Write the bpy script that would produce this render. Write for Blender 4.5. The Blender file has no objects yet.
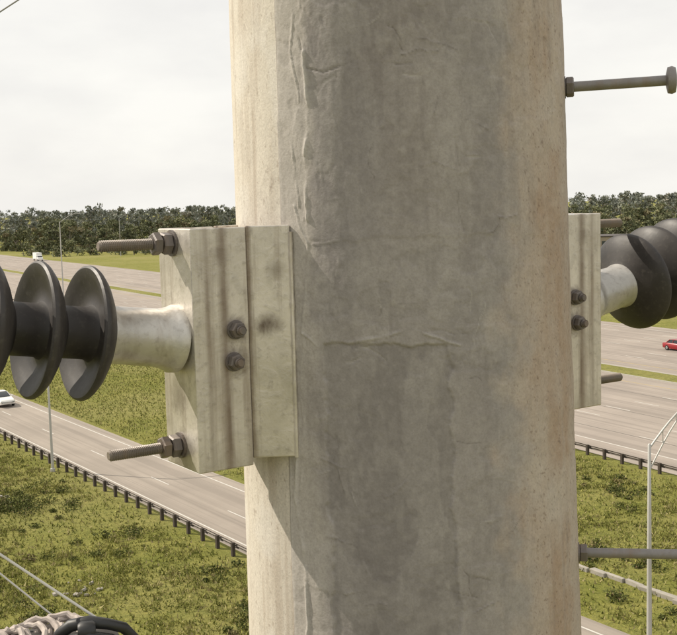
import bpy, bmesh, math, random
import numpy as np
from mathutils import Vector, Matrix
random.seed(7); rng=np.random.default_rng(7)
scene=bpy.context.scene
scene.view_settings.view_transform='Standard'; scene.view_settings.look='None'; scene.view_settings.exposure=0
H=20.0
# ------------------------------------------------------------------ helpers
def link(o,parent=None):
    scene.collection.objects.link(o)
    if parent: o.parent=parent
    return o
def mesh_obj(name,verts,faces,mat=None,parent=None,smooth=False):
    me=bpy.data.meshes.new(name); me.from_pydata([tuple(v) for v in verts],[],faces); me.update()
    o=bpy.data.objects.new(name,me)
    if mat: me.materials.append(mat)
    if smooth:
        for p in me.polygons: p.use_smooth=True
    return link(o,parent)
def empty(name,loc=(0,0,0)):
    e=bpy.data.objects.new(name,None); e.location=loc; e.empty_display_size=.3
    return link(e)
def basis(d,up=(0,0,1)):
    d=Vector(d).normalized(); u=Vector(up)
    if abs(d.dot(u))>.98: u=Vector((1,0,0))
    a=d.cross(u).normalized(); b=a.cross(d).normalized()
    return d,a,b
class MB:
    """mesh builder"""
    def __init__(s): s.v=[]; s.f=[]; s.m=[]
    def add(s,vs,fs,mi=0):
        n=len(s.v); s.v+= [tuple(x) for x in vs]; s.f+=[tuple(i+n for i in f) for f in fs]; s.m+=[mi]*len(fs)
    def box(s,c,size,rot=None,mi=0):
        hx,hy,hz=[q/2 for q in size]; vs=[]
        for z in(-hz,hz):
            for x,y in((-hx,-hy),(hx,-hy),(hx,hy),(-hx,hy)):
                p=Vector((x,y,z))
                if rot is not None: p=rot@p
                vs.append(p+Vector(c))
        s.add(vs,[(3,2,1,0),(4,5,6,7),(0,1,5,4),(1,2,6,5),(2,3,7,6),(3,0,4,7)],mi)
    def lathe(s,o,d,prof,seg=32,mi=0,caps=True,up=(0,0,1),phase=0):
        d,a,b=basis(d,up); o=Vector(o); vs=[]; fs=[]
        for (t,r) in prof:
            for k in range(seg):
                an=2*math.pi*k/seg+phase
                vs.append(o+d*t+(a*math.cos(an)+b*math.sin(an))*r)
        for i in range(len(prof)-1):
            for k in range(seg):
                k2=(k+1)%seg
                fs.append((i*seg+k,i*seg+k2,(i+1)*seg+k2,(i+1)*seg+k))
        if caps:
            fs.append(tuple(reversed(range(seg)))); fs.append(tuple(range((len(prof)-1)*seg,len(prof)*seg)))
        s.add(vs,fs,mi)
    def tube(s,pts,r,seg=10,mi=0):
        pts=[Vector(p) for p in pts]; vs=[];fs=[]; n=len(pts)
        for i,p in enumerate(pts):
            d=(pts[min(i+1,n-1)]-pts[max(i-1,0)]); _,a,b=basis(d)
            rr=r[i] if isinstance(r,(list,tuple)) else r
            for k in range(seg):
                an=2*math.pi*k/seg; vs.append(p+(a*math.cos(an)+b*math.sin(an))*rr)
        for i in range(n-1):
            for k in range(seg):
                k2=(k+1)%seg; fs.append((i*seg+k,i*seg+k2,(i+1)*seg+k2,(i+1)*seg+k))
        fs.append(tuple(reversed(range(seg)))); fs.append(tuple(range((n-1)*seg,n*seg)))
        s.add(vs,fs,mi)
    def obj(s,name,mats,parent=None,smooth=False,bevel=0):
        o=mesh_obj(name,s.v,s.f,None,parent)
        for m in (mats if isinstance(mats,(list,tuple)) else [mats]): o.data.materials.append(m)
        o.data.polygons.foreach_set('material_index',s.m)
        if smooth: o.data.polygons.foreach_set('use_smooth',[True]*len(s.f))
        bm=bmesh.new(); bm.from_mesh(o.data); bmesh.ops.recalc_face_normals(bm,faces=bm.faces)
        if smooth:
            for e in bm.edges:
                if len(e.link_faces)==2 and e.calc_face_angle(0)>math.radians(42): e.smooth=False
        bm.to_mesh(o.data); bm.free()
        if bevel:
            b=o.modifiers.new('bev','BEVEL'); b.width=bevel; b.segments=2; b.limit_method='ANGLE'; b.angle_limit=math.radians(40)
        return o
# ------------------------------------------------------------------ material helper
class NT:
    def __init__(s,name):
        s.m=bpy.data.materials.new(name); s.m.use_nodes=True; s.t=s.m.node_tree; s.n=s.t.nodes; s.l=s.t.links
        s.b=s.n['Principled BSDF']
    def node(s,ty,**k):
        n=s.n.new(ty)
        for a,v in k.items(): setattr(n,a,v)
        return n
    def set(s,sock,val):
        if isinstance(val,bpy.types.NodeSocket): s.l.new(val,sock)
        else: sock.default_value=val
    def mapv(s,src,scale=(1,1,1),rot=(0,0,0),loc=(0,0,0)):
        mp=s.node('ShaderNodeMapping'); s.l.new(src,mp.inputs['Vector'])
        mp.inputs['Scale'].default_value=scale; mp.inputs['Rotation'].default_value=rot; mp.inputs['Location'].default_value=loc
        return mp.outputs[0]
    def coord(s,which='Object',scale=(1,1,1),rot=(0,0,0),loc=(0,0,0)):
        if which=='World': src=s.node('ShaderNodeNewGeometry').outputs['Position']
        else: src=s.node('ShaderNodeTexCoord').outputs[which]
        return s.mapv(src,scale,rot,loc)
    def noise(s,vec,scale,detail=5,rough=.55,dist=0):
        n=s.node('ShaderNodeTexNoise'); s.l.new(vec,n.inputs['Vector'])
        n.inputs['Scale'].default_value=scale; n.inputs['Detail'].default_value=detail
        n.inputs['Roughness'].default_value=rough; n.inputs['Distortion'].default_value=dist
        return n.outputs['Fac']
    def ramp(s,fac,stops):
        r=s.node('ShaderNodeValToRGB'); s.l.new(fac,r.inputs[0]); e=r.color_ramp.elements
        while len(e)<len(stops): e.new(.5)
        for i,(p,c) in enumerate(stops):
            e[i].position=p; e[i].color=(c,c,c,1) if isinstance(c,(int,float)) else (*c,1)
        return r.outputs[0]
    def mix(s,f,a,b,mode='MIX'):
        m=s.node('ShaderNodeMix',data_type='RGBA',blend_type=mode)
        s.set(m.inputs[0],f)
        for k,v in ((6,a),(7,b)):
            if isinstance(v,(tuple,list)): v=(*v[:3],1)
            s.set(m.inputs[k],v)
        return m.outputs[2]
    def math(s,op,a,b=0):
        m=s.node('ShaderNodeMath',operation=op); s.set(m.inputs[0],a); s.set(m.inputs[1],b); return m.outputs[0]
    def bump(s,h,strength,dist,normal=None):
        b=s.node('ShaderNodeBump'); b.inputs['Strength'].default_value=strength; b.inputs['Distance'].default_value=dist
        s.l.new(h,b.inputs['Height'])
        if normal: s.l.new(normal,b.inputs['Normal'])
        return b.outputs[0]
    def out(s,col,rough=.7,normal=None,metal=0,spec=.5):
        s.set(s.b.inputs['Base Color'],(*col,1) if isinstance(col,tuple) else col)
        s.set(s.b.inputs['Roughness'],rough); s.b.inputs['Metallic'].default_value=metal
        s.b.inputs['Specular IOR Level'].default_value=spec
        if normal: s.l.new(normal,s.b.inputs['Normal'])
        return s.m
def simple(name,c,rough=.6,metal=0,var=.15,scale=20,spec=.5,which='Object'):
    t=NT(name); n=t.noise(t.coord(which),scale,5)
    col=t.mix(n,tuple(x*(1-var) for x in c),tuple(min(1,x*(1+var)) for x in c))
    return t.out(col,rough,None,metal,spec)
def galv(name,base=(.42,.40,.365),streak=.5,stains=(),metal=.15,runs=(),r0=.40,r1=.62):
    t=NT(name); oc=t.coord('Object')
    n1=t.noise(oc,9,6,.6); n2=t.noise(oc,90,4,.6); ns=t.noise(t.coord('Object',(34,34,2.0)),1.0,6,.65); n4=t.noise(oc,28,6,.65,.6)
    c=t.mix(t.ramp(n1,[(.3,0.),(.7,1.)]),tuple(x*.80 for x in base),tuple(min(.85,x*1.2) for x in base))
    c=t.mix(t.math('MULTIPLY',t.ramp(n4,[(.48,0.),(.62,1.)]),.26),c,tuple(x*.58 for x in base))
    c=t.mix(t.math('MULTIPLY',t.ramp(ns,[(.50,0.),(.66,1.)]),streak),c,(.22,.16,.115))
    c=t.mix(t.math('MULTIPLY',t.ramp(n2,[(.55,0.),(.72,1.)]),.32),c,(.18,.15,.13))
    for (p,r,st) in stains:
        vm=t.node('ShaderNodeVectorMath',operation='DISTANCE'); t.l.new(oc,vm.inputs[0]); vm.inputs[1].default_value=p
        dd=t.math('ADD',vm.outputs['Value'],t.math('MULTIPLY',t.math('SUBTRACT',n4,.5),r*1.8))
        f=t.ramp(t.math('DIVIDE',dd,r),[(.25,1.),(1.,0.)])
        c=t.mix(t.math('MULTIPLY',f,st),c,(.10,.068,.048))
    if runs:
        sx=t.node('ShaderNodeSeparateXYZ'); t.l.new(oc,sx.inputs[0])
        for (xx,wd,st) in runs:
            d=t.math('ABSOLUTE',t.math('ADD',t.math('SUBTRACT',sx.outputs[0],xx),t.math('MULTIPLY',t.math('SUBTRACT',ns,.5),wd*1.6)))
            f=t.ramp(t.math('DIVIDE',d,wd),[(.15,1.),(1.,0.)])
            f=t.math('MULTIPLY',f,t.ramp(n1,[(.3,.25),(.6,1.)]))
            c=t.mix(t.math('MULTIPLY',f,st),c,(.16,.11,.075))
    return t.out(c,t.ramp(n1,[(.3,r0),(.7,r1)]),t.bump(n4,.2,.004,t.bump(n2,.25,.002)),metal)
# ------------------------------------------------------------------ world / sun / camera
SA=math.radians(20); SE=math.radians(41)
sunv=Vector((-math.cos(SA)*math.cos(SE),math.sin(SA)*math.cos(SE),math.sin(SE)))
w=bpy.data.worlds.new("World"); scene.world=w; w.use_nodes=True
wt=w.node_tree; bg=wt.nodes['Background']; bg.inputs[1].default_value=.14
sky=wt.nodes.new('ShaderNodeTexSky'); sky.sky_type='NISHITA'; sky.sun_disc=False
sky.sun_elevation=SE; sky.sun_rotation=-(math.pi/2-SA); sky.dust_density=3
tc=wt.nodes.new('ShaderNodeTexCoord'); mp=wt.nodes.new('ShaderNodeMapping'); mp.inputs['Scale'].default_value=(1,1,2.6)
nz=wt.nodes.new('ShaderNodeTexNoise'); nz.inputs['Scale'].default_value=4.2; nz.inputs['Detail'].default_value=8; nz.inputs['Roughness'].default_value=.52
wt.links.new(tc.outputs['Generated'],mp.inputs[0]); wt.links.new(mp.outputs[0],nz.inputs['Vector'])
cr=wt.nodes.new('ShaderNodeValToRGB'); cr.color_ramp.elements[0].position=.36; cr.color_ramp.elements[0].color=(6.45,6.32,6.08,1)
cr.color_ramp.elements[1].position=.60; cr.color_ramp.elements[1].color=(7.3,7.15,6.75,1)
wt.links.new(nz.outputs['Fac'],cr.inputs[0])
mx=wt.nodes.new('ShaderNodeMix'); mx.data_type='RGBA'; mx.inputs[0].default_value=.94
wt.links.new(sky.outputs[0],mx.inputs[6]); wt.links.new(cr.outputs[0],mx.inputs[7]); wt.links.new(mx.outputs[2],bg.inputs[0])
sl=bpy.data.lights.new('sun','SUN'); sl.energy=5.0; sl.angle=math.radians(.6); sl.color=(1,.91,.77)
so=link(bpy.data.objects.new('sun',sl)); so.rotation_euler=sunv.to_track_quat('Z','Y').to_euler(); so.location=(0,0,60)
cam=bpy.data.cameras.new('camera'); cam.sensor_width=36; cam.lens=36*1100/677; cam.clip_start=.05; cam.clip_end=12000
co=link(bpy.data.objects.new('camera',cam))
co.matrix_world=Matrix.Translation((0,0,H))@Matrix.Rotation(math.radians(90-5.8),4,'X')@Matrix.Rotation(math.radians(-1.6),4,'Z')
scene.camera=co
# ------------------------------------------------------------------ numpy noise
def vnoise(x,y,seed=0):
    r=np.random.default_rng(seed); T=r.random((256,256))
    xi=np.floor(x).astype(int); yi=np.floor(y).astype(int); fx=x-xi; fy=y-yi
    fx=fx*fx*(3-2*fx); fy=fy*fy*(3-2*fy)
    a=T[xi%256,yi%256]; b=T[(xi+1)%256,yi%256]; c=T[xi%256,(yi+1)%256]; d=T[(xi+1)%256,(yi+1)%256]
    return (a*(1-fx)+b*fx)*(1-fy)+(c*(1-fx)+d*fx)*fy
def fbm(x,y,seed=0,oct=5):
    s=0;a=.5;t=0
    for i in range(oct):
        s=s+a*vnoise(x*2**i+i*17.3,y*2**i+i*5.1,seed+i); t+=a; a*=.5
    return s/t
def sstep(a,b,x):
    t=np.clip((x-a)/(b-a),0,1); return t*t*(3-2*t)
# ------------------------------------------------------------------ POLE
PX,PY=.118,2.0
def Rz(z): return .2985+.0135*(-.2-z)      # z relative to camera height
def lean(z): return .009*(-.2-z)
phiF=np.radians(np.arange(-97,97.01,.4)); phiB=np.radians(np.arange(101,260,4.0))
phi=np.concatenate([phiF,phiB])
zz=np.concatenate([np.array([4.0,2.5,1.5,1.0]),np.arange(.75,-1.05,-.0023),np.array([-1.3,-2,-3,-5,-8,-12,-16,-20.0])])
PH,ZZ=np.meshgrid(phi,zz); A=PH*.3
dense=((np.abs(PH)<1.68)).astype(float)
wob=(fbm(A*9,ZZ*9,11)-.5); wob2=(fbm(A*35,ZZ*35,12)-.5)
def pl(pts): return [(math.radians(p)*.3,z) for p,z in pts]
def pdist(pts,wa=.012,wb=.006):
    ax=A+wob*wa+wob2*wb; az=ZZ+wob2*wb; D=np.full(A.shape,9.0)
    for (x0,y0),(x1,y1) in zip(pts[:-1],pts[1:]):
        dx,dy=x1-x0,y1-y0; t=np.clip(((ax-x0)*dx+(az-y0)*dy)/(dx*dx+dy*dy+1e-12),0,1)
        D=np.minimum(D,np.hypot(ax-x0-t*dx,az-y0-t*dy))
    return D
hgt=(fbm(A*12,ZZ*9,1)-.5)*.0036+(fbm(A*60,ZZ*30,2,4)-.5)*.0008
light=np.zeros(A.shape); dark=np.zeros(A.shape)
def ridge(pts,w=.0022,h=.0018,l=.35,d=0,wa=.012,wb=.006):
    global hgt,light,dark
    D=pdist(pl(pts),wa,wb); g=np.exp(-(D/w)**2)*(.15+1.1*sstep(.35,.6,fbm(A*22,ZZ*22,33)))
    hgt=hgt+g*h; light=np.maximum(light,g*l); dark=np.maximum(dark,np.exp(-(D/(w*.8))**2)*d*sstep(.3,.55,fbm(A*30,ZZ*30,34)))
sx=math.radians(-43.5)*.3+wob*.004+wob2*.003
coat=sstep(-.0012,.0012,A-sx)
hgt=hgt*(.3+.7*coat)+coat*.0022
D0=np.abs(A-sx); dark=np.maximum(dark,np.exp(-(D0/.0015)**2)*.8); light=np.maximum(light,np.exp(-((A-sx-.004)/.0025)**2)*.35)
degw=np.degrees(PH)+wob*6+wob2*4; zw=ZZ+wob2*.014+wob*.016
patch=sstep(-28.3,-27.7,degw)*(1-sstep(10.7,11.3,degw))*(1-sstep(-.2175,-.2155,zw))
patch2=sstep(-33,-32.4,degw)*(1-sstep(25,27,degw))*sstep(-.055,-.05,zw)
hgt=hgt*(1-.65*patch)-patch*.0014+patch2*.0007
sm1=sstep(.56,.575,fbm(A*15+2,ZZ*6,61,6))*coat; sm2=sstep(.575,.59,fbm(A*9+7,ZZ*12,62,6))*coat; sm3=sstep(.585,.60,fbm(A*34+7,ZZ*11,63,5))*coat
hgt=hgt+sm1*.0005-sm2*.0005+sm3*.0003
ridge([(-32,.24),(-31,.16),(-33,.08),(-32.5,-.02)],.0026,.0030,.6)
ridge([(-34,.26),(-31,.215),(-25,.205),(-14,.222),(-3,.21),(2,.214)],.0013,-.0012,.0,.45)
ridge([(-36,.30),(-37.5,.24),(-34,.17),(-38,.1),(-36,.0)],.0014,.0014,.25)
ridge([(-38,.0),(-33,-.06),(-34,-.14),(-36,-.2),(-31,-.222),(-20,-.215),(-8,-.205),(-2,-.195),(6,-.205),(14,-.222)],.0015,.0018,.32,.15)
ridge([(-36,-.2),(-37,-.3),(-36,-.38),(-39,-.46)],.0018,.0012,.25)
ridge([(-39.5,-.40),(-41,-.47),(-38.5,-.55),(-38.5,-.62),(-37,-.75),(-37,-.95)],.003,.0026,.55)
ridge([(-31,-.06),(-24,-.055),(-14,-.05),(-11,-.09),(-6,-.15)],.0012,.001,.15,.2)
ridge([(14,.1),(15,.05),(14,.0),(16,-.06)],.0010,-.001,0,.3)
ridge([(34,.5),(33,.3),(36,.1),(34,-.1),(37,-.3),(35,-.6),(38,-1)],.003,.0010,.08)
rr=random.Random(5)
for i in range(56):
    p=rr.uniform(-40,30); z=rr.uniform(-.75,.34); pts=[(p,z)]; an=rr.choice([rr.uniform(-.4,.4),math.pi/2+rr.uniform(-.3,.3)])
    for k in range(rr.randint(2,5)):
        st=rr.uniform(.006,.022); p+=math.degrees(math.cos(an)*st/.3); z+=math.sin(an)*st; an+=rr.uniform(-.7,.7); pts.append((p,z))
    s=rr.random()
    ridge(pts,rr.uniform(.0007,.0013),rr.choice([-1,1])*rr.uniform(.0006,.0013),.3*(s>.5),.5*(s<=.5))
def C(c): return np.array(c)[None,None,:]
col=np.ones(A.shape+(3,))*C((.345,.318,.298))
def mixc(f,c):
    global col; f=np.clip(f,0,1)[...,None]; col=col*(1-f)+C(c)*f
deg=np.degrees(PH)+wob*14+wob2*5
n1=fbm(A*5,ZZ*3.5,21); nst=fbm(A*60,ZZ*2.5,22); n3=fbm(A*24,ZZ*20,23); nf=fbm(A*120,ZZ*120,24,3); ncl=fbm(A*5+4,ZZ*3,25)
mixc((n1-.35)*1.2,(.395,.362,.336))
zone=sstep(-33,-27,deg)*(1-sstep(22,38,deg))
mixc(zone*(.40+.5*sstep(.35,.65,ncl)),(.250,.230,.224))
mixc(patch*.62,(.192,.176,.171))
mixc(patch*sstep(.50,.56,fbm(A*8,ZZ*4,71))*.25,(.27,.25,.24))
mixc(sstep(-14,-5,deg)*(1-sstep(4,12,deg))*sstep(-.12,.12,ZZ)*.35,(.215,.185,.17))
mixc(sstep(-24,-22,degw)*(1-sstep(20,22,degw))*sstep(-.185,-.178,zw)*(1-sstep(-.075,-.068,zw))*.22,(.33,.31,.30))
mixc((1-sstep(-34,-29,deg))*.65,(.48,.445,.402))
mixc(sm1*.17,(.48,.45,.42)); mixc(sm2*.15,(.17,.155,.148)); mixc(sm3*.12,(.46,.43,.40))
tan=sstep(26,42,deg+(n3-.5)*18)
mixc(tan*.85,(.46,.375,.30))
mixc(tan*sstep(.45,.66,fbm(A*11,ZZ*4,41))*.8,(.37,.265,.185))
mixc(tan*sstep(.5,.7,fbm(A*9+3,ZZ*8,42))*.65,(.52,.46,.39))
mixc(sstep(58,68,deg)*.4,(.38,.32,.265))
spk=sstep(.71,.80,fbm(A*230,ZZ*210,43,3))
mixc(spk*(tan*.6+.08),(.16,.105,.07))
mixc(sstep(.52,.75,nst)*.18,(.43,.40,.372)); mixc(sstep(.55,.75,fbm(A*45+9,ZZ*3,26))*.22,(.18,.16,.15))
mixc(sstep(.58,.8,n3)*.2,(.44,.412,.382)); mixc((nf-.5)*.5,(.13,.12,.11)); mixc((.5-nf)*.45,(.50,.47,.44))
strip=1-coat
scol=np.ones(A.shape+(3,))*C((.61,.56,.485))
def mixs(f,c):
    global scol; f=np.clip(f,0,1)[...,None]; scol=scol*(1-f)+C(c)*f
mixs(sstep(.45,.7,nst)*.5,(.48,.42,.35)); mixs(sstep(.55,.72,fbm(A*60,ZZ*3,51))*.45,(.38,.31,.245)); mixs(sstep(.5,.7,fbm(A*14,ZZ*9,52))*.6,(.65,.615,.56))
mixs(sstep(.56,.58,fbm(A*20+3,ZZ*9,54))*.2,(.40,.36,.31))
mixs(sstep(.70,.80,fbm(A*220,ZZ*120,53,3))*.5,(.26,.20,.155))
col=col*(1-strip[...,None])+scol*strip[...,None]
f=np.clip(dark,0,1)[...,None]; col=col*(1-f)+C((.11,.092,.08))*f
f=np.clip(light,0,1)[...,None]; col=col*(1-f)+C((.56,.53,.49))*f
R=Rz(ZZ)+hgt*dense
VX=PX+lean(ZZ)+R*np.sin(PH); VY=PY-R*np.cos(PH); VZ=H+ZZ
nr,nc=A.shape
verts=np.stack([VX,VY,VZ],-1).reshape(-1,3)
I,J=np.meshgrid(np.arange(nr-1),np.arange(nc),indexing='ij'); J2=(J+1)%nc
faces=np.stack([I*nc+J,(I+1)*nc+J,(I+1)*nc+J2,I*nc+J2],-1).reshape(-1,4)
def np_mesh(name,verts,faces,k,mat,cols=None,smooth=False,parent=None):
    me=bpy.data.meshes.new(name); me.vertices.add(len(verts)); me.vertices.foreach_set('co',verts.astype(np.float32).ravel())
    me.loops.add(faces.size); me.loops.foreach_set('vertex_index',faces.astype(np.int32).ravel())
    me.polygons.add(len(faces)); me.polygons.foreach_set('loop_start',np.arange(0,faces.size,k,dtype=np.int32))
    me.polygons.foreach_set('loop_total',np.full(len(faces),k,dtype=np.int32))
    if smooth: me.polygons.foreach_set('use_smooth',np.ones(len(faces),dtype=bool))
    me.update(calc_edges=True)
    if cols is not None:
        at=me.color_attributes.new('tint','FLOAT_COLOR','POINT')
        c4=np.concatenate([cols,np.ones((len(cols),1))],1).astype(np.float32); at.data.foreach_set('color',c4.ravel())
    me.materials.append(mat); me.validate()
    return link(bpy.data.objects.new(name,me),parent)
t=NT('weathered_coating'); at=t.node('ShaderNodeAttribute',attribute_name='tint')
wc=t.coord('World'); f1=t.noise(wc,260,5,.65); f2=t.noise(wc,30,6,.6); f3=t.noise(t.coord('World',(1,1,.12)),150,4,.6)
cc=t.mix(t.math('MULTIPLY',t.ramp(f1,[(.35,1.),(.6,0.)]),.22),at.outputs['Color'],(.12,.10,.09))
cc=t.mix(t.math('MULTIPLY',t.ramp(f2,[(.5,0.),(.78,1.)]),.12),cc,(.5,.47,.43))
cc=t.mix(t.math('MULTIPLY',t.ramp(f3,[(.55,0.),(.7,1.)]),.09),cc,(.14,.12,.105))
pole_mat=t.out(cc,.74,t.bump(f2,.25,.004,t.bump(f1,.35,.0012)),0,.35)
pole=np_mesh('transmission_pole',verts,faces,4,pole_mat,col.reshape(-1,3),True)
# ------------------------------------------------------------------ BRACKETS + INSULATORS + BOLTS
o_dir=Vector((.8372,.5469,0)); b_dir=Vector((.5469,-.8372,0))
bolt_mat=galv('weathered_bolt',(.15,.13,.12),.6)
stud_mat=galv('threaded_steel',(.19,.16,.135),.5)
tube_mat=galv('galvanized_fitting',(.52,.50,.47),.3,(),.5,(),.32,.5)
t=NT('insulator_rubber'); oc=t.coord('World'); a1=t.noise(oc,14,5); a2=t.noise(oc,120,4)
cc=t.mix(t.ramp(a1,[(.35,0.),(.7,1.)]),(.024,.021,.021),(.050,.044,.042)); cc=t.mix(t.math('MULTIPLY',t.ramp(a2,[(.55,0.),(.75,1.)]),.35),cc,(.11,.10,.085))
ins_mat=t.out(cc,t.ramp(a1,[(.3,.42),(.7,.62)]),t.bump(a2,.15,.001),0,.45)
def hexnut(mb,o,d,t0,t1,r,ph=0,mi=0):
    L=t1-t0; mb.lathe(o,d,[(t0,r*.86),(t0+L*.14,r),(t1-L*.14,r),(t1,r*.86)],6,mi,True,(0,0,1),ph)
def thread(L,r,p=.0030):
    pr=[];x=0
    while x<L: pr+=[(x,r*.86),(x+p/2,r)]; x+=p
    pr+=[(L,r*.86),(L+.003,r*.7)]
    return pr
def make_bracket(sign):
    o=o_dir*sign; root=empty('insulator_bracket',(PX,PY,H)); th=.008
    M=Matrix((( o.x,b_dir.x,0),(o.y,b_dir.y,0),(0,0,1))).to_4x4()
    root.matrix_world=Matrix.Translation((PX,PY,H))@M
    zt,zb=-.029,-.416
    mat=galv('galvanized_plate',(.60,.56,.50),.48,[((.378,.07,-.192),.026,.8),((.378,.07,-.243),.03,.85),((.452,0,-.30),.04,.5),((.452,0,-.40),.05,.5),((.40,.066,-.07),.02,.45)],.5,[(.395,.013,.75),(.425,.006,.35)],.32,.52)
    wmat=galv('galvanized_wing',(.62,.575,.515),.48,[((.325,.078,-.188),.026,.85),((.332,.078,-.19),.015,.7),((.31,.08,-.10),.02,.4)],.5,[(.349,.007,.8)],.32,.52)
    def offs(pr,d):
        res=[]
        for i,p in enumerate(pr):
            p=Vector(p); ns=[]
            if i>0: e=(p-Vector(pr[i-1])).normalized(); ns.append(Vector((e.y,-e.x)))
            if i<len(pr)-1: e=(Vector(pr[i+1])-p).normalized(); ns.append(Vector((e.y,-e.x)))
            n=sum(ns,Vector((0,0))).normalized(); k=d/max(.3,n.dot(ns[0])); res.append(p+n*k)
        return res
    def fold(prof,zt,zb,name,m,bev):
        q=offs(prof,th); mb=MB(); n=len(prof)
        vs=[(x,y,zt) for (x,y) in prof]+[(v.x,v.y,zt) for v in q]+[(x,y,zb) for x,y in prof]+[(v.x,v.y,zb) for v in q]
        fs=[]
        for i in range(n-1):
            fs+=[(i,i+1,n+i+1,n+i),(2*n+i,3*n+i,3*n+i+1,2*n+i+1),(i,2*n+i,2*n+i+1,i+1),(n+i,n+i+1,3*n+i+1,3*n+i)]
        fs+=[(0,n,3*n,2*n),(n-1,3*n-1,4*n-1,2*n-1)]
        mb.add(vs,fs); mb.obj(name,m,root,bevel=bev)
    fold([(.352,.060),(.45,.060),(.45,-.060),(.352,-.060)],zt,zb,'channel',mat,.0022)
    fold([(.2905,.0925),(.3515,.0555)],zt+.001,zb+.011,'wing_plate',wmat,.002)
    fold([(.3515,-.0555),(.2905,-.0925)],zt+.001,zb+.011,'wing_plate_far',wmat,.002)
    mb=MB()
    for s in(1,-1):
        mb.tube([(.2895,s*.0925,zt-.01+(zb-zt+.02)*k/40) for k in range(41)],[.0035+.0012*random.random() for k in range(41)],8)
    mb.obj('weld_bead',wmat,root,True)
    mb=MB()
    for s in(1,-1):
        for zc,xx in((-.192,.377),(-.243,.382)):
            mb.lathe((xx,s*.060,zc),(0,s,0),[(0,.0155),(.003,.0155)],24)
            hexnut(mb,(xx,s*.060,zc),(0,s,0),.003,.016,.0135,random.random())
            mb.lathe((xx,s*.060,zc),(0,s,0),[(.016,.0075)]+[(.016+x,r) for x,r in thread(.007,.0075)],14)
    mb.obj('side_bolts',bolt_mat,root)
    mb=MB(); m2=MB()
    for zc in(-.052,-.379):
        mb.lathe((.45,-.004,zc),(1,0,0),thread(.122,.0092),16)
        m2.lathe((.45,-.004,zc),(1,0,0),[(0,.021),(.004,.021)],24)
        hexnut(m2,(.45,-.004,zc),(1,0,0),.004,.020,.0185,.2); hexnut(m2,(.45,-.004,zc),(1,0,0),.022,.036,.0185,.7)
    mb.obj('stud',stud_mat,root); m2.obj('stud_nuts',bolt_mat,root)
def make_insulator(sign):
    root=empty('line_post_insulator',(0,0,0))
    o=(o_dir*sign); tl=math.radians(8.5 if sign<0 else 10.5); d=(o*math.cos(tl)+Vector((0,0,math.sin(tl)))).normalized()
    O=Vector((PX,PY,H))+o*.4585+Vector((0,0,-.2045))
    mb=MB(); mb.lathe(O,d,[(-.006,.054),(.006,.0545),(.010,.052),(.022,.048),(.030,.0465),(.106,.0445),(.110,.047),(.120,.047)],48)
    mb.obj('metal_base',tube_mat,root,True)
    mb=MB(); pr=[(.095,.040)]
    s0=.146
    for i in range(7):
        a=s0+i*.0775
        pr+=[(a-.036,.040),(a-.034,.043),(a-.029,.054),(a-.021,.073),(a-.011,.091),(a-.003,.1005),(a+.0015,.1035),(a+.0060,.1030),(a+.0085,.0995),(a+.0075,.094),(a+.002,.082),(a-.005,.066),(a-.008,.053),(a-.006,.044),(a,.0405),(a+.012,.040)]
    pr.append((s0+7*.0775+.02,.040))
    mb.lathe(O,d,pr,80); mb.obj('sheds',ins_mat,root,True)
    e=s0+7*.0775+.02
    mb=MB(); mb.lathe(O,d,[(e-.01,.046),(e+.07,.044),(e+.075,.03),(e+.11,.03),(e+.115,.02)],36); mb.box(O+d*(e+.13),(.05,.05,.09))
    mb.obj('end_clamp',tube_mat,root,True)
for s in(-1,1): make_bracket(s); make_insulator(s)
bolt_g=galv('step_bolt_steel',(.23,.215,.21),.5)
def step_bolt(z,dv,L=.171):
    root=empty('step_bolt'); d=Vector(dv).normalized(); R_=Rz(z); ph=math.radians(78)
    base=Vector((PX+lean(z)+R_*math.sin(ph),PY-R_*math.cos(ph),H+z)); mb=MB()
    mb.lathe(base-d*.03,d,[(0,.0088),(L+.035,.0088)],20)
    mb.lathe(base+d*L,d,[(0,.0095),(.003,.022),(.010,.0235),(.016,.021),(.018,.010)],28)
    mb.obj('rod',bolt_g,root,True)
    m2=MB(); m2.lathe(base,d,[(-.004,.019),(.004,.019)],24); hexnut(m2,base,d,.004,.018,.0175,.3); m2.obj('nut',bolt_mat,root)
step_bolt(.193,(.20,-.045,.004)); step_bolt(-.636,(.2,-.03,.0),.192)
# ------------------------------------------------------------------ GROUND & ROADS
dH=Vector((.49,-.8717,0)); nH=Vector((.8717,.49,0)); P0=Vector((18.9,87.5,0))
t=NT('grass_ground'); wc=t.coord('World')
g1=t.noise(wc,.035,6,.6); g2=t.noise(wc,.35,7,.65); g3=t.noise(wc,2.2,6,.7); g4=t.noise(wc,9,4,.6)
c=t.mix(t.ramp(g2,[(.35,0.),(.65,1.)]),(.150,.160,.030),(.240,.225,.060))
c=t.mix(t.ramp(g1,[(.42,0.),(.62,.6)]),c,(.28,.25,.10))
c=t.mix(t.ramp(g3,[(.48,0.),(.67,.7)]),c,(.080,.094,.024))
c=t.mix(t.ramp(g4,[(.50,0.),(.75,.6)]),c,(.33,.31,.13))
grass_mat=t.out(c,.95,t.bump(g3,.7,.4,t.bump(g4,.5,.08)),0,.1)
def strip_grid(name,mat,x0,x1,y0,y1,z,n=40):
    vs=[];fs=[]
    for i in range(n+1):
        for j in range(n+1): vs.append((x0+(x1-x0)*i/n,y0+(y1-y0)*j/n,z))
    for i in range(n):
        for j in range(n): fs.append((i*(n+1)+j,(i+1)*(n+1)+j,(i+1)*(n+1)+j+1,i*(n+1)+j+1))
    return mesh_obj(name,vs,fs,mat)
strip_grid('ground',grass_mat,-6000,6000,-3000,9000,0,20)
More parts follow.
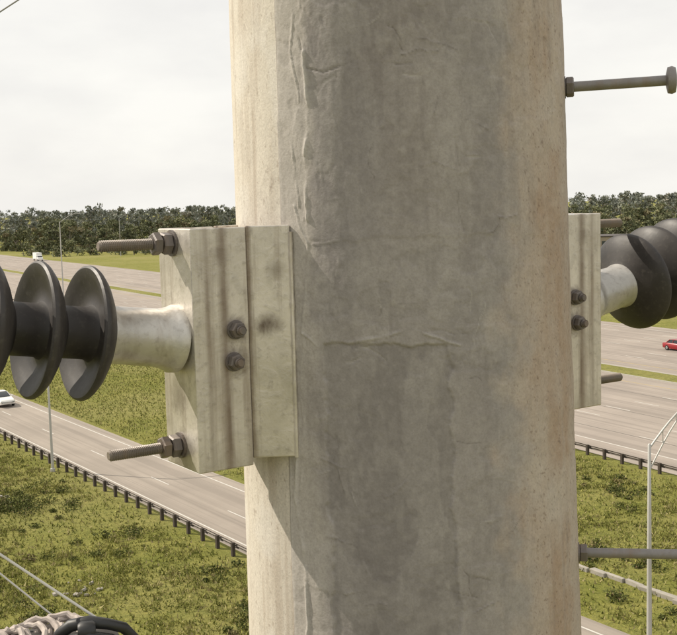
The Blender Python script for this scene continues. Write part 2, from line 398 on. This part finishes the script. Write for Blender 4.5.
def pave_mat(name,base,d):
    ang=math.atan2(d.x,-d.y)
    t=NT(name); wc=t.coord('World'); wr=t.mapv(t.coord('World',(1,1,1),(0,0,-ang)),(1,.012,1))
    a=t.noise(wc,.12,6,.6); b=t.noise(wr,.75,6,.6); e=t.noise(wc,5,5,.7); f=t.noise(wr,3.0,4,.6)
    c=t.mix(t.ramp(a,[(.3,0.),(.7,1.)]),tuple(x*.88 for x in base),tuple(x*1.12 for x in base))
    c=t.mix(t.math('MULTIPLY',t.ramp(b,[(.45,0.),(.62,1.)]),.42),c,tuple(x*.55 for x in base))
    c=t.mix(t.math('MULTIPLY',t.ramp(f,[(.52,0.),(.66,1.)]),.3),c,tuple(x*.6 for x in base))
    c=t.mix(t.math('MULTIPLY',t.ramp(e,[(.55,0.),(.75,1.)]),.25),c,tuple(x*.6 for x in base))
    return t.out(c,.9,t.bump(e,.3,.02),0,.2)
hw_mat=pave_mat('pale_concrete_pavement',(.315,.272,.235),dH)
white=simple('road_paint_white',(.50,.475,.43),.7,0,.25,2,which='Object'); yellow=simple('road_paint_yellow',(.42,.31,.13),.7,0,.25,2)
def quad(P,d,n,s0,s1,o0,o1,z):
    return [P+d*s0+n*o0+Vector((0,0,z)),P+d*s1+n*o0+Vector((0,0,z)),P+d*s1+n*o1+Vector((0,0,z)),P+d*s0+n*o1+Vector((0,0,z))]
hw=empty('highway')
mb=MB()
for (o0,o1) in((-0.3,29),(33,66)):
    for k in range(-30,9): mb.add(quad(P0,dH,nH,k*50,k*50+50,o0,o1,.012),[(0,1,2,3)])
mb.obj('pavement',hw_mat,hw)
mb=MB()
for (o0,lanes) in((3.2,6),(36.5,7)):
    for L in range(1,lanes):
        o=o0+L*3.75
        s=-900
        while s<200: mb.add(quad(P0,dH,nH,s,s+3.2,o,o+.13,.017),[(0,1,2,3)]); s+=12
for o in(3.1,62.8): mb.add(quad(P0,dH,nH,-1500,400,o,o+.15,.0165),[(0,1,2,3)])
mb.obj('white_lines',white,hw)
mb=MB()
for o in(26.2,36.0): mb.add(quad(P0,dH,nH,-1500,400,o,o+.14,.0165),[(0,1,2,3)])
mb.obj('yellow_lines',yellow,hw)
tar=simple('joint_sealant',(.12,.105,.09),.9,0,.2,2); mb=MB()
for o in(6.95,14.4,21.9,40.3,47.8,55.3,62.2): mb.add(quad(P0,dH,nH,-900,300,o-.3,o-.18,.0148),[(0,1,2,3)])
mb.obj('joints',tar,hw)
conc=simple('kerb_concrete',(.36,.34,.30),.9,0,.2,3)
mb=MB(); ry=Matrix.Rotation(math.atan2(dH.y,dH.x),3,'Z')
for o in(29.1,32.9): mb.box(P0+dH*-550+nH*o+Vector((0,0,.07)),(1900,.2,.14),ry)
mb.obj('median_kerb',conc,hw)
mb=MB(); mb.box(P0+dH*-550+nH*31+Vector((0,0,.055)),(1900,3.58,.11),ry); mb.obj('median_grass',grass_mat,hw)
dR=Vector((.563,-.8265,0)); nR=Vector((.8265,.563,0)); PR=Vector((-21.0,91.65,0))
ramp=empty('ramp_road'); rm=pave_mat('ramp_pavement',(.30,.26,.22),dR)
mb=MB()
for k in range(-12,6): mb.add(quad(PR,dR,nR,k*30,k*30+30,-4.0,4.0,.010),[(0,1,2,3)])
mb.obj('pavement',rm,ramp)
mb=MB(); mb.add(quad(PR,dR,nR,-360,180,2.9,3.02,.015),[(0,1,2,3)])
s=-300
while s<160: mb.add(quad(PR,dR,nR,s,s+3,-.35,-.25,.015),[(0,1,2,3)]); s+=12
mb.add(quad(PR,dR,nR,-360,180,-3.2,-3.08,.015),[(0,1,2,3)]); mb.obj('white_lines',white,ramp)
post=simple('guardrail_post_wood',(.055,.042,.032),.9,0,.3,8); beamm=simple('guardrail_steel',(.13,.11,.09),.6,.2,.3,2)
def guardrail(P,d,n,o,s0,s1):
    root=empty('guardrail'); mb=MB(); m2=MB(); rz=Matrix.Rotation(math.atan2(d.y,d.x),3,'Z'); s=s0
    while s<s1:
        mb.box(P+d*s+n*o+Vector((0,0,.38)),(.2,.2,.80+.06*random.random()),rz); s+=1.9
    sec=[(.0,.48),(.07,.52),(.07,.56),(.0,.62),(.07,.68),(.07,.72),(.0,.76)]
    vs=[];k=len(sec)
    for ss in(s0,s1):
        for (a,z) in sec: vs.append(P+d*ss+n*(o+.14+a)+Vector((0,0,z)))
    m2.add(vs,[(i,i+1,k+i+1,k+i) for i in range(k-1)])
    mb.obj('posts',post,root); m2.obj('beam',beamm,root)
guardrail(PR,dR,nR,-4.7,-220,110)
guardrail(P0,dH,nH,-1.0,-330,160)
# ------------------------------------------------------------------ FOLIAGE
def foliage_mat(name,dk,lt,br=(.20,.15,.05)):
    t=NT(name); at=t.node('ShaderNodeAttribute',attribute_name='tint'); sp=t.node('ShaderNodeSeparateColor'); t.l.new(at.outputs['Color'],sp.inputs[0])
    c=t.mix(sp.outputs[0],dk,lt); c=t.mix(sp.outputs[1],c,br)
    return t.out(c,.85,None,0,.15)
def foliage(name,cen,rad,nper,size,mat,parent=None,vert=False,brown=.05):
    cen=np.asarray(cen,float); rad=np.asarray(rad,float); n=len(cen); N=n*nper
    c=np.repeat(cen,nper,0); r=np.repeat(rad,nper,0)
    u=rng.normal(size=(N,3)); u/=np.linalg.norm(u,axis=1)[:,None]; rr_=rng.random(N)**.45
    p=c+u*rr_[:,None]*r
    a=rng.normal(size=(N,3)); 
    if vert: a=a*.4+np.array([0,0,1.])
    a/=np.linalg.norm(a,axis=1)[:,None]
    b=rng.normal(size=(N,3)); b-= (b*a).sum(1)[:,None]*a; b/=np.linalg.norm(b,axis=1)[:,None]
    s=size*(.6+.8*rng.random(N))[:,None]
    wdt=.45 if vert else .8
    V=np.stack([p-a*s*.5-b*s*wdt*.5,p-a*s*.5+b*s*wdt*.5,p+a*s*.6],1).reshape(-1,3)
    V[:,2]=np.maximum(V[:,2],.0)
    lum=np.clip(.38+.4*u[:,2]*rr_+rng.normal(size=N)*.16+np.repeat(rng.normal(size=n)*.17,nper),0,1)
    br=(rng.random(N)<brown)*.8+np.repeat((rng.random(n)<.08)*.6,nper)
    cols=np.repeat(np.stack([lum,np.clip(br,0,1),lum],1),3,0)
    return np_mesh(name,V,np.arange(N*3).reshape(-1,3),3,mat,cols,False,parent)
near_f=foliage_mat('tree_leaves_hazed',(.115,.126,.078),(.200,.208,.105),(.26,.21,.13))  # leaf colours lightened and greyed: distance haze put into the albedo
far_f=foliage_mat('distant_leaves_hazed',(.17,.185,.165),(.24,.25,.20),(.26,.235,.19))  # paler, bluer leaves: stronger aerial haze painted into the far band
bark=simple('bark',(.18,.16,.13),.9,0,.3,5)
def forest(name,spots,mat,nper,size,hmin,hmax):
    root=empty(name); cen=[];rad=[]; mb=MB()
    for (x,y) in spots:
        h=rng.uniform(hmin,hmax)*(1.0+.22*(vnoise(np.array([x*.035+50]),np.array([y*.01+9]),5)[0]-.5)); cw=h*rng.uniform(.26,.42)
        mb.tube([(x,y,-.2),(x+rng.normal()*.2,y,h*.35),(x+rng.normal()*.5,y,h*.75)],[.3,.22,.08],6)
        for q in range(3):
            an=rng.uniform(0,6.28); mb.tube([(x,y,h*.4),(x+math.cos(an)*cw*.7,y+math.sin(an)*cw*.7,h*.65)],[.13,.04],5)
        k=rng.integers(8,13)
        for i in range(k):
            zc=rng.uniform(.18,.93); rr_=cw*(1.05-abs(zc-.5)*1.25)
            an=rng.uniform(0,6.28); q=rng.random()**.5*rr_*.8
            s=cw*rng.uniform(.30,.52); cen.append((x+math.cos(an)*q,y+math.sin(an)*q,h*zc)); rad.append((s,s,s*.7))
        for i in range(3):
            s=rng.uniform(1.5,3); cen.append((x+rng.normal()*4,y+rng.normal()*3,s*.6)); rad.append((s*1.3,s,s))
    mb.obj('trunks',bark,root)
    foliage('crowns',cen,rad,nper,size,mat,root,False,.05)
def off(x,y): return (x-P0.x)*nH.x+(y-P0.y)*nH.y
spots=[]
for row,(Y,sp) in enumerate([(560,9),(585,8),(615,8),(655,9),(710,9)]):
    X=-.42*Y
    while X<.42*Y:
        x=X+rng.normal()*2.5; y=Y+rng.normal()*11
        o=off(x,y); u=x/y
        if o>(74+rng.random()*14) and not(-.055<u<.15): spots.append((x,y))
        X+=sp
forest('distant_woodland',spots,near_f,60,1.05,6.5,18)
spots=[]
for Y in(820,950,1100,1350,1700):
    X=-.42*Y
    while X<.42*Y:
        x=X+rng.normal()*4; y=Y+rng.normal()*20; u=x/y
        if off(x,y)>80 and not(-.055<u<.15): spots.append((x,y))
        X+=11
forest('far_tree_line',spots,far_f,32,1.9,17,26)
spots=[(rng.uniform(95,190),rng.uniform(450,530)) for i in range(50)]
spots=[s for s in spots if off(*s)>200]
forest('roadside_trees',spots,near_f,60,.9,7,13)
spots=[(-100+rng.normal()*45,525+rng.normal()*18) for i in range(30)]; spots=[s for s in spots if off(*s)>76]
forest('tree_grove',spots,near_f,60,.9,4,9)
weed_f=foliage_mat('weed_leaves',(.098,.115,.022),(.315,.300,.088),(.35,.29,.15))
weed_d=foliage_mat('shrub_leaves',(.036,.048,.014),(.15,.16,.046),(.20,.15,.08))
def offR(x,y): return (x-PR.x)*nR.x+(y-PR.y)*nR.y
cen=[];rad=[]
while len(cen)<3000:
    x=rng.uniform(-45,28); y=rng.uniform(44,105); o=offR(x,y)
    if off(x,y)>-2.5 or (-6<o<5): continue
    if o>5 and rng.random()<(.85 if x<5 else .2): continue
    if vnoise(np.array([x*.18]),np.array([y*.18]),77)[0]<.35: continue
    s=rng.uniform(.2,.8); cen.append((x,y,s*.12)); rad.append((s,s,s*rng.uniform(.3,.55)))
foliage('weeds',cen,rad,44,.14,weed_f,None,True,.14)
cen=[];rad=[]
for i in range(135):
    x=rng.uniform(-34,24); y=rng.uniform(46,80); o=offR(x,y)
    if off(x,y)>-3 or (-6<o<5): continue
    for k in range(3):
        s=rng.uniform(.2,.7); cen.append((x+rng.normal()*.8,y+rng.normal()*.8,s*.3)); rad.append((s,s,s*.5))
for k in range(34):
    s=rng.uniform(.4,.9); cen.append((-22.0+rng.normal()*1.8,74+rng.normal()*1.3,s*.4)); rad.append((s,s,s*.6))
foliage('shrubs',cen,rad,90,.12,weed_d,None,False,.08)
N=110000; x=rng.uniform(-48,30,N); y=rng.uniform(44,150,N); oR=(x-PR.x)*nR.x+(y-PR.y)*nR.y; oH=(x-P0.x)*nH.x+(y-P0.y)*nH.y
m=~((oR>-5)&(oR<4.4))&(oH<-1.6); x=x[m];y=y[m]
foliage('grass',np.stack([x,y,np.full(len(x),.08)],1),np.full((len(x),3),.03),1,.2,weed_f,None,True,.12)
stone=simple('broken_concrete',(.30,.275,.235),.95,0,.35,2)
root=empty('drainage_ditch'); mb=MB()
pp=Vector((12.8,58,0)); dd=Vector((.537,-.843,0)); dn=Vector((.843,.537,0)); rz=Matrix.Rotation(math.atan2(dd.y,dd.x),3,'Z')
for i in range(-18,24):
    L=rng.uniform(1.05,1.3)
    if rng.random()<.06: continue
    mb.box(pp+dd*(i*1.15+rng.normal()*.08)+dn*(.3*math.sin(i*.45)+rng.normal()*.07)+Vector((0,0,.08)),(L,rng.uniform(.2,.4),.30),rz@Matrix.Rotation(rng.normal()*.08,3,'X')@Matrix.Rotation(rng.normal()*.12,3,'Z'))
mb.obj('concrete_lining',stone,root,bevel=.03)
root=empty('rock_pile'); mb=MB()
for i in range(38):
    c0=random.choice([(-14.3,56.5),(-13.6,57.2),(-24.5,77),(-23.6,75.5)]); s=rng.uniform(.1,.3)
    mb.box(Vector((c0[0]+rng.normal()*.7,c0[1]+rng.normal()*.6,.08)),(s,s*.7,s*.5),Matrix.Rotation(rng.uniform(0,3),3,'Z')@Matrix.Rotation(rng.uniform(-.5,.5),3,'X'))
mb.obj('rocks',stone,root,bevel=.02)
# ------------------------------------------------------------------ LAMPS
lampm=simple('lamp_aluminium',(.46,.45,.43),.5,.3,.1,3); lens=simple('lamp_lens',(.5,.5,.48),.3)
def street_lamp(x,y,h,ax,ay,L,rise,r=.1,double=True):
    root=empty('street_lamp',(x,y,0)); mb=MB()
    mb.lathe((0,0,0),(0,0,1),[(0,r*2),(.25,r*2),(.27,r*1.25),(h*.5,r*1.0),(h,r*.7),(h+.05,r*.3)],16)
    a=Vector((ax,ay,0)).normalized()
    def arm(z0,z1): return [Vector((0,0,z0))+a*(L*k/8)+Vector((0,0,(z1-z0)*math.sin(k/8*math.pi/2))) for k in range(9)]
    mb.tube(arm(h-.15,h+rise),.045,8)
    if double:
        mb.tube(arm(h-1.1,h+rise-.05),.035,8)
        for k in(2,4,6):
            p=arm(h-.15,h+rise)[k]; q=arm(h-1.1,h+rise-.05)[k]; mb.tube([p,q],.02,6)
    mb.obj('post',lampm,root,True)
    e=Vector((0,0,h+rise))+a*L; m2=MB(); rz=Matrix.Rotation(math.atan2(ay,ax),3,'Z')
    m2.box(e+a*.35,(.8,.32,.12),rz); m2.box(e+a*.4+Vector((0,0,-.09)),(.45,.24,.06),rz,1)
    m2.obj('luminaire',[lampm,lens],root,bevel=.03)
street_lamp(12.85,45.2,9.7,.95,.3,2.6,1.75,.095)
street_lamp(-22.6,84.2,9.4,.8265,.563,2.4,1.1,.09)
street_lamp(-65.5,262,18.0,.9,.1,4.2,1.9,.14,False)
street_lamp(-160,515,13,.9,.1,3,1.2,.16,False)
street_lamp(-98,500,17,.9,.1,3,1.2,.13,False)
street_lamp(150,470,16,-.9,-.1,3,1.2,.16,False)
# ------------------------------------------------------------------ VEHICLES
glass=NT('car_glass').out((.02,.025,.03),.1); rubber=simple('tyre',(.02,.02,.02),.9); lite=simple('head_lamp',(.6,.6,.55),.2); redl=simple('tail_lamp',(.4,.02,.02),.3)
chrome=simple('wheel_metal',(.35,.35,.35),.4,.5)
def car(name,loc,heading,color):
    root=empty(name,loc); root.rotation_euler=(0,0,heading)
    pm=NT('car_paint').out(color,.3,None,.1)
    def loft(sec,mat,nm,bev=.04):
        mb=MB(); vs=[];k=None
        for (x,pts) in sec:
            k=len(pts); vs+=[(x,y,z) for y,z in pts]
        fs=[(i*k+j,i*k+(j+1)%k,(i+1)*k+(j+1)%k,(i+1)*k+j) for i in range(len(sec)-1) for j in range(k)]
        fs+=[tuple(range(k)),tuple(range((len(sec)-1)*k,len(sec)*k))]
        mb.add(vs,fs); return mb.obj(nm,mat,root,True,bevel=0)
    def rs(w,z0,z1): return [(-w*.93,z0),(-w,z0+.2),(-w,z1-.12),(-w*.88,z1),(w*.88,z1),(w,z1-.12),(w,z0+.2),(w*.93,z0)]
    loft([(-2.3,rs(.72,.40,.82)),(-2.2,rs(.82,.28,.92)),(-1.5,rs(.88,.24,.96)),(0,rs(.89,.22,.95)),(1.1,rs(.88,.22,.93)),(1.9,rs(.84,.26,.80)),(2.25,rs(.76,.32,.70)),(2.32,rs(.66,.40,.60))],pm,'body')
    loft([(-1.75,[(-.70,.93),(-.68,.95),(.68,.95),(.70,.93)]),(-1.2,[(-.74,.93),(-.58,1.36),(.58,1.36),(.74,.93)]),(.15,[(-.76,.93),(-.60,1.40),(.60,1.40),(.76,.93)]),(1.05,[(-.72,.91),(-.70,.94),(.70,.94),(.72,.91)])],glass,'windows')
    loft([(-1.12,[(-.55,1.352),(-.57,1.385),(.57,1.385),(.55,1.352)]),(-.5,[(-.59,1.37),(-.57,1.43),(.57,1.43),(.59,1.37)]),(.12,[(-.58,1.39),(-.56,1.425),(.56,1.425),(.58,1.39)])],pm,'roof')
    mb=MB()
    for s in(-1,1):
        mb.tube([(.15,s*.605,1.40),(.98,s*.735,.94)],.03,6); mb.tube([(-.5,s*.615,1.39),(-.5,s*.765,.94)],.035,6); mb.tube([(-1.15,s*.60,1.37),(-1.68,s*.715,.95)],.05,6)
        mb.box((.75,s*.95,.98),(.16,.14,.12))
    mb.obj('pillars',pm,root)
    mb=MB();m2=MB()
    for x in(-1.4,1.4):
        for s in(-1,1):
            mb.lathe((x,s*.72,.32),(0,s,0),[(0,.30),(.03,.33),(.17,.33),(.19,.30)],24); m2.lathe((x,s*.72,.32),(0,s,0),[(.185,.19),(.2,.17)],16)
    mb.obj('tyres',rubber,root); m2.obj('wheel_rims',chrome,root)
    mb=MB()
    for s in(-1,1): mb.box((2.24,s*.58,.62),(.1,.3,.12),None,0); mb.box((-2.24,s*.6,.75),(.1,.3,.14),None,1)
    mb.obj('lights',[lite,redl],root)
def on(P,d,n,s,o,z=.02): v=P+d*s+n*o; return (v.x,v.y,z)
aR=math.atan2(dR.y,dR.x); aH=math.atan2(dH.y,dH.x)
car('white_car',on(PR,dR,nR,-28,.9),aR,(.75,.74,.70))
car('red_car',on(P0,dH,nH,-35,48.8),aH,(.26,.018,.022))
def truck(name,loc,heading):
    root=empty(name,loc); root.rotation_euler=(0,0,heading); wp=simple('truck_paint',(.75,.75,.73),.4,0,.05); 
    mb=MB(); mb.box((-.9,0,2.1),(6.2,2.4,2.7)); mb.obj('cargo_box',wp,root,bevel=.05)
    mb=MB(); mb.add([(2.3,-1.1,.5),(4.3,-1.1,.5),(4.3,-1.1,1.3),(3.5,-1.1,1.5),(3.0,-1.1,2.4),(2.3,-1.1,2.4),(2.3,1.1,.5),(4.3,1.1,.5),(4.3,1.1,1.3),(3.5,1.1,1.5),(3.0,1.1,2.4),(2.3,1.1,2.4)],[(0,1,2,3,4,5),(11,10,9,8,7,6)]+[(i,(i+1)%6,6+(i+1)%6,6+i) for i in range(6)]); mb.obj('cab',wp,root,bevel=.05)
    mb=MB(); mb.add([(3.52,-1,1.54),(3.04,-1,2.3),(3.04,1,2.3),(3.52,1,1.54)],[(0,1,2,3)]); mb.box((2.75,0,1.9),(.6,2.23,.6)); mb.obj('windows',glass,root)
    mb=MB(); mb.box((0,0,.62),(7.6,1,.2))
    for x in(-2.6,3.3):
        for s in(-1,1): mb.lathe((x,s*.85,.48),(0,s,0),[(0,.48),(.28,.48)],20)
    mb.obj('chassis_and_tyres',rubber,root)
truck('box_truck',on(P0,dH,nH,-410,61),aH)
# ------------------------------------------------------------------ BUILDINGS
droof=simple('dark_roof',(.07,.06,.055),.9,0,.2,.5); wglass=NT('window_glass').out((.04,.05,.06),.15)
def building(name,x,y,w_,d_,h,rot,wm,rm_,storeys=1):
    root=empty(name,(x,y,0)); root.rotation_euler=(0,0,rot)
    mb=MB(); mb.box((0,0,h/2),(w_,d_,h)); mb.obj('walls',wm,root)
    mb=MB(); mb.box((0,0,h+.15),(w_+.6,d_+.6,.3)); mb.box((w_*.2,0,h+.8),(2.5,2.5,1)); mb.obj('roof',rm_,root)
    mb=MB()
    n=int(w_/4)
    for st in range(storeys):
        for i in range(n):
            for sy in(-1,1): mb.box((-w_/2+(i+.5)*w_/n,sy*(d_/2+.01),(st+.55)*h/storeys),(2,.06,h/storeys*.4))
    mb.obj('windows',wglass,root)
    mb=MB(); mb.box((0,-d_/2-.05,1.1),(1.6,.12,2.2)); mb.obj('door',droof,root)
building('warehouse',124,405,60,22,6,-.3,simple('tan_wall',(.30,.25,.20),.9),droof)
# ------------------------------------------------------------------ WIRES, ROPE, LIFT BUCKET
wire=simple('aluminium_wire',(.30,.30,.30),.5,.4); cab=simple('pale_cable',(.62,.60,.55),.6); blk=simple('black_rubber_hose',(.02,.02,.021),.5); ropem=simple('rope_fibre',(.46,.40,.36),.95,0,.5,90)
canvas=simple('canvas_bag_fabric',(.05,.045,.042),.95,0,.3,60)
mb=MB(); mb.tube([(-9+k*.6*1.0,5,H+.894+(-7.53+k*.6)*.586) for k in range(24)],.0035,8); mb.obj('overhead_wire',wire,None,True)
def line(name,a,b,e0,e1,r,mat):
    a=Vector(a);b=Vector(b);d=b-a; mb=MB(); mb.tube([a+d*(e0+(e1-e0)*k/20)+Vector((0,0,-.004*math.sin(k/20*math.pi))) for k in range(21)],r,10); mb.obj(name,mat,None,True)
line('control_cable',(-.4825,1.5,H-.470),(-.351,1.5,H-.569),-4,1.02,.0019,cab)
line('control_cable',(-.516,1.6,H-.531),(-.438,1.6,H-.603),-4,1.2,.0014,cab)
bk=empty('aerial_lift_bucket'); fib=simple('fibreglass',(.30,.28,.24),.5,0,.1,6)
cx,cy,ztop=-.66,1.42,H-.80
mb=MB()
def ring(hx,hy,z): 
    r_=.12; pts=[]
    for (sx_,sy,a0) in((1,1,0),(-1,1,90),(-1,-1,180),(1,-1,270)):
        for k in range(5):
            an=math.radians(a0+k*22.5); pts.append((cx+sx_*(hx-r_)+r_*math.cos(an),cy+sy*(hy-r_)+r_*math.sin(an),z))
    return pts
rings=[ring(.30,.30,ztop-1.05),ring(.335,.335,ztop-.04),ring(.36,.36,ztop-.04),ring(.36,.36,ztop),ring(.32,.32,ztop),ring(.285,.285,ztop-1.0)]
vs=[p for r_ in rings for p in r_]; fs=[(i*20+k,i*20+(k+1)%20,(i+1)*20+(k+1)%20,(i+1)*20+k) for i in range(5) for k in range(20)]+[tuple(range(20)),tuple(range(100,120))]
mb.add(vs,fs); mb.obj('basket',fib,bk,True)
mb=MB(); mb.tube([(cx-.3,cy,ztop-.8),(cx-1.6,cy-.6,ztop-1.6),(cx-6,cy-4,ztop-12),(cx-7,cy-5,1.5)],[.09,.12,.16,.2],12); mb.obj('boom',fib,bk,True)
UP=.009
mb=MB(); N1=28; prof=[(-.24,.07,.055),(-.12,.10,.075),(-.04,.11,.08),(-.015,.105,.075),(-.004,.08,.055),(0,.03,.02)]
vs=[];fs=[]
for i,(z,rx,ry_) in enumerate(prof):
    for k in range(N1):
        an=2*math.pi*k/N1; q=1+.06*math.sin(an*5+i)+.04*math.sin(an*9+i*2)
        vs.append((-.415+rx*q*math.cos(an),1.50+ry_*q*math.sin(an),H-.606+UP+z+.006*math.sin(an*3)))
fs=[(i*N1+k,i*N1+(k+1)%N1,(i+1)*N1+(k+1)%N1,(i+1)*N1+k) for i in range(len(prof)-1) for k in range(N1)]+[tuple(range(N1)),tuple(range(5*N1,6*N1))]
mb.add(vs,fs); mb.tube([(-.48,1.5,H-.66),(-.50,1.45,H-.72),(-.50,1.42,H-.80)],.008,8); mb.obj('tool_bag',canvas,None,True)
def up(l): return [(a,b,c+UP) for a,b,c in l]
mb=MB()
mb.tube(up([(-.415,1.50,H-.612),(-.402,1.49,H-.594),(-.385,1.485,H-.581),(-.36,1.485,H-.5765),(-.335,1.49,H-.582),(-.315,1.50,H-.592),(-.300,1.52,H-.62)]),[.006,.008,.009,.009,.008,.008,.007],12)
mb.tube(up([(-.40,1.47,H-.612),(-.38,1.465,H-.596),(-.355,1.465,H-.592),(-.33,1.475,H-.600),(-.31,1.49,H-.63)]),.010,12)
mb.lathe((-.372,1.47,H-.584+UP),(1,.2,0),[(0,.010),(.004,.013),(.020,.013),(.024,.010)],16)
mb.obj('rubber_hose',blk,None,True)
mb=MB()
for j in range(8):
    c0=(-.497+.014*j,1.47+.008*j,H-.603+UP-.003*(j%2)); R1=.022+.010*random.random(); tz=random.uniform(-.8,.8)
    mb.tube([(c0[0]+R1*math.cos(a_/24*6.5+j),c0[1]+R1*1.0*math.sin(a_/24*6.5+j),c0[2]+R1*math.sin(a_/24*6.5+j+tz)*.45+.002*math.sin(a_*2.3+j)) for a_ in range(25)],.0046,8)
mb.obj('rope_coil',ropem,None,True)
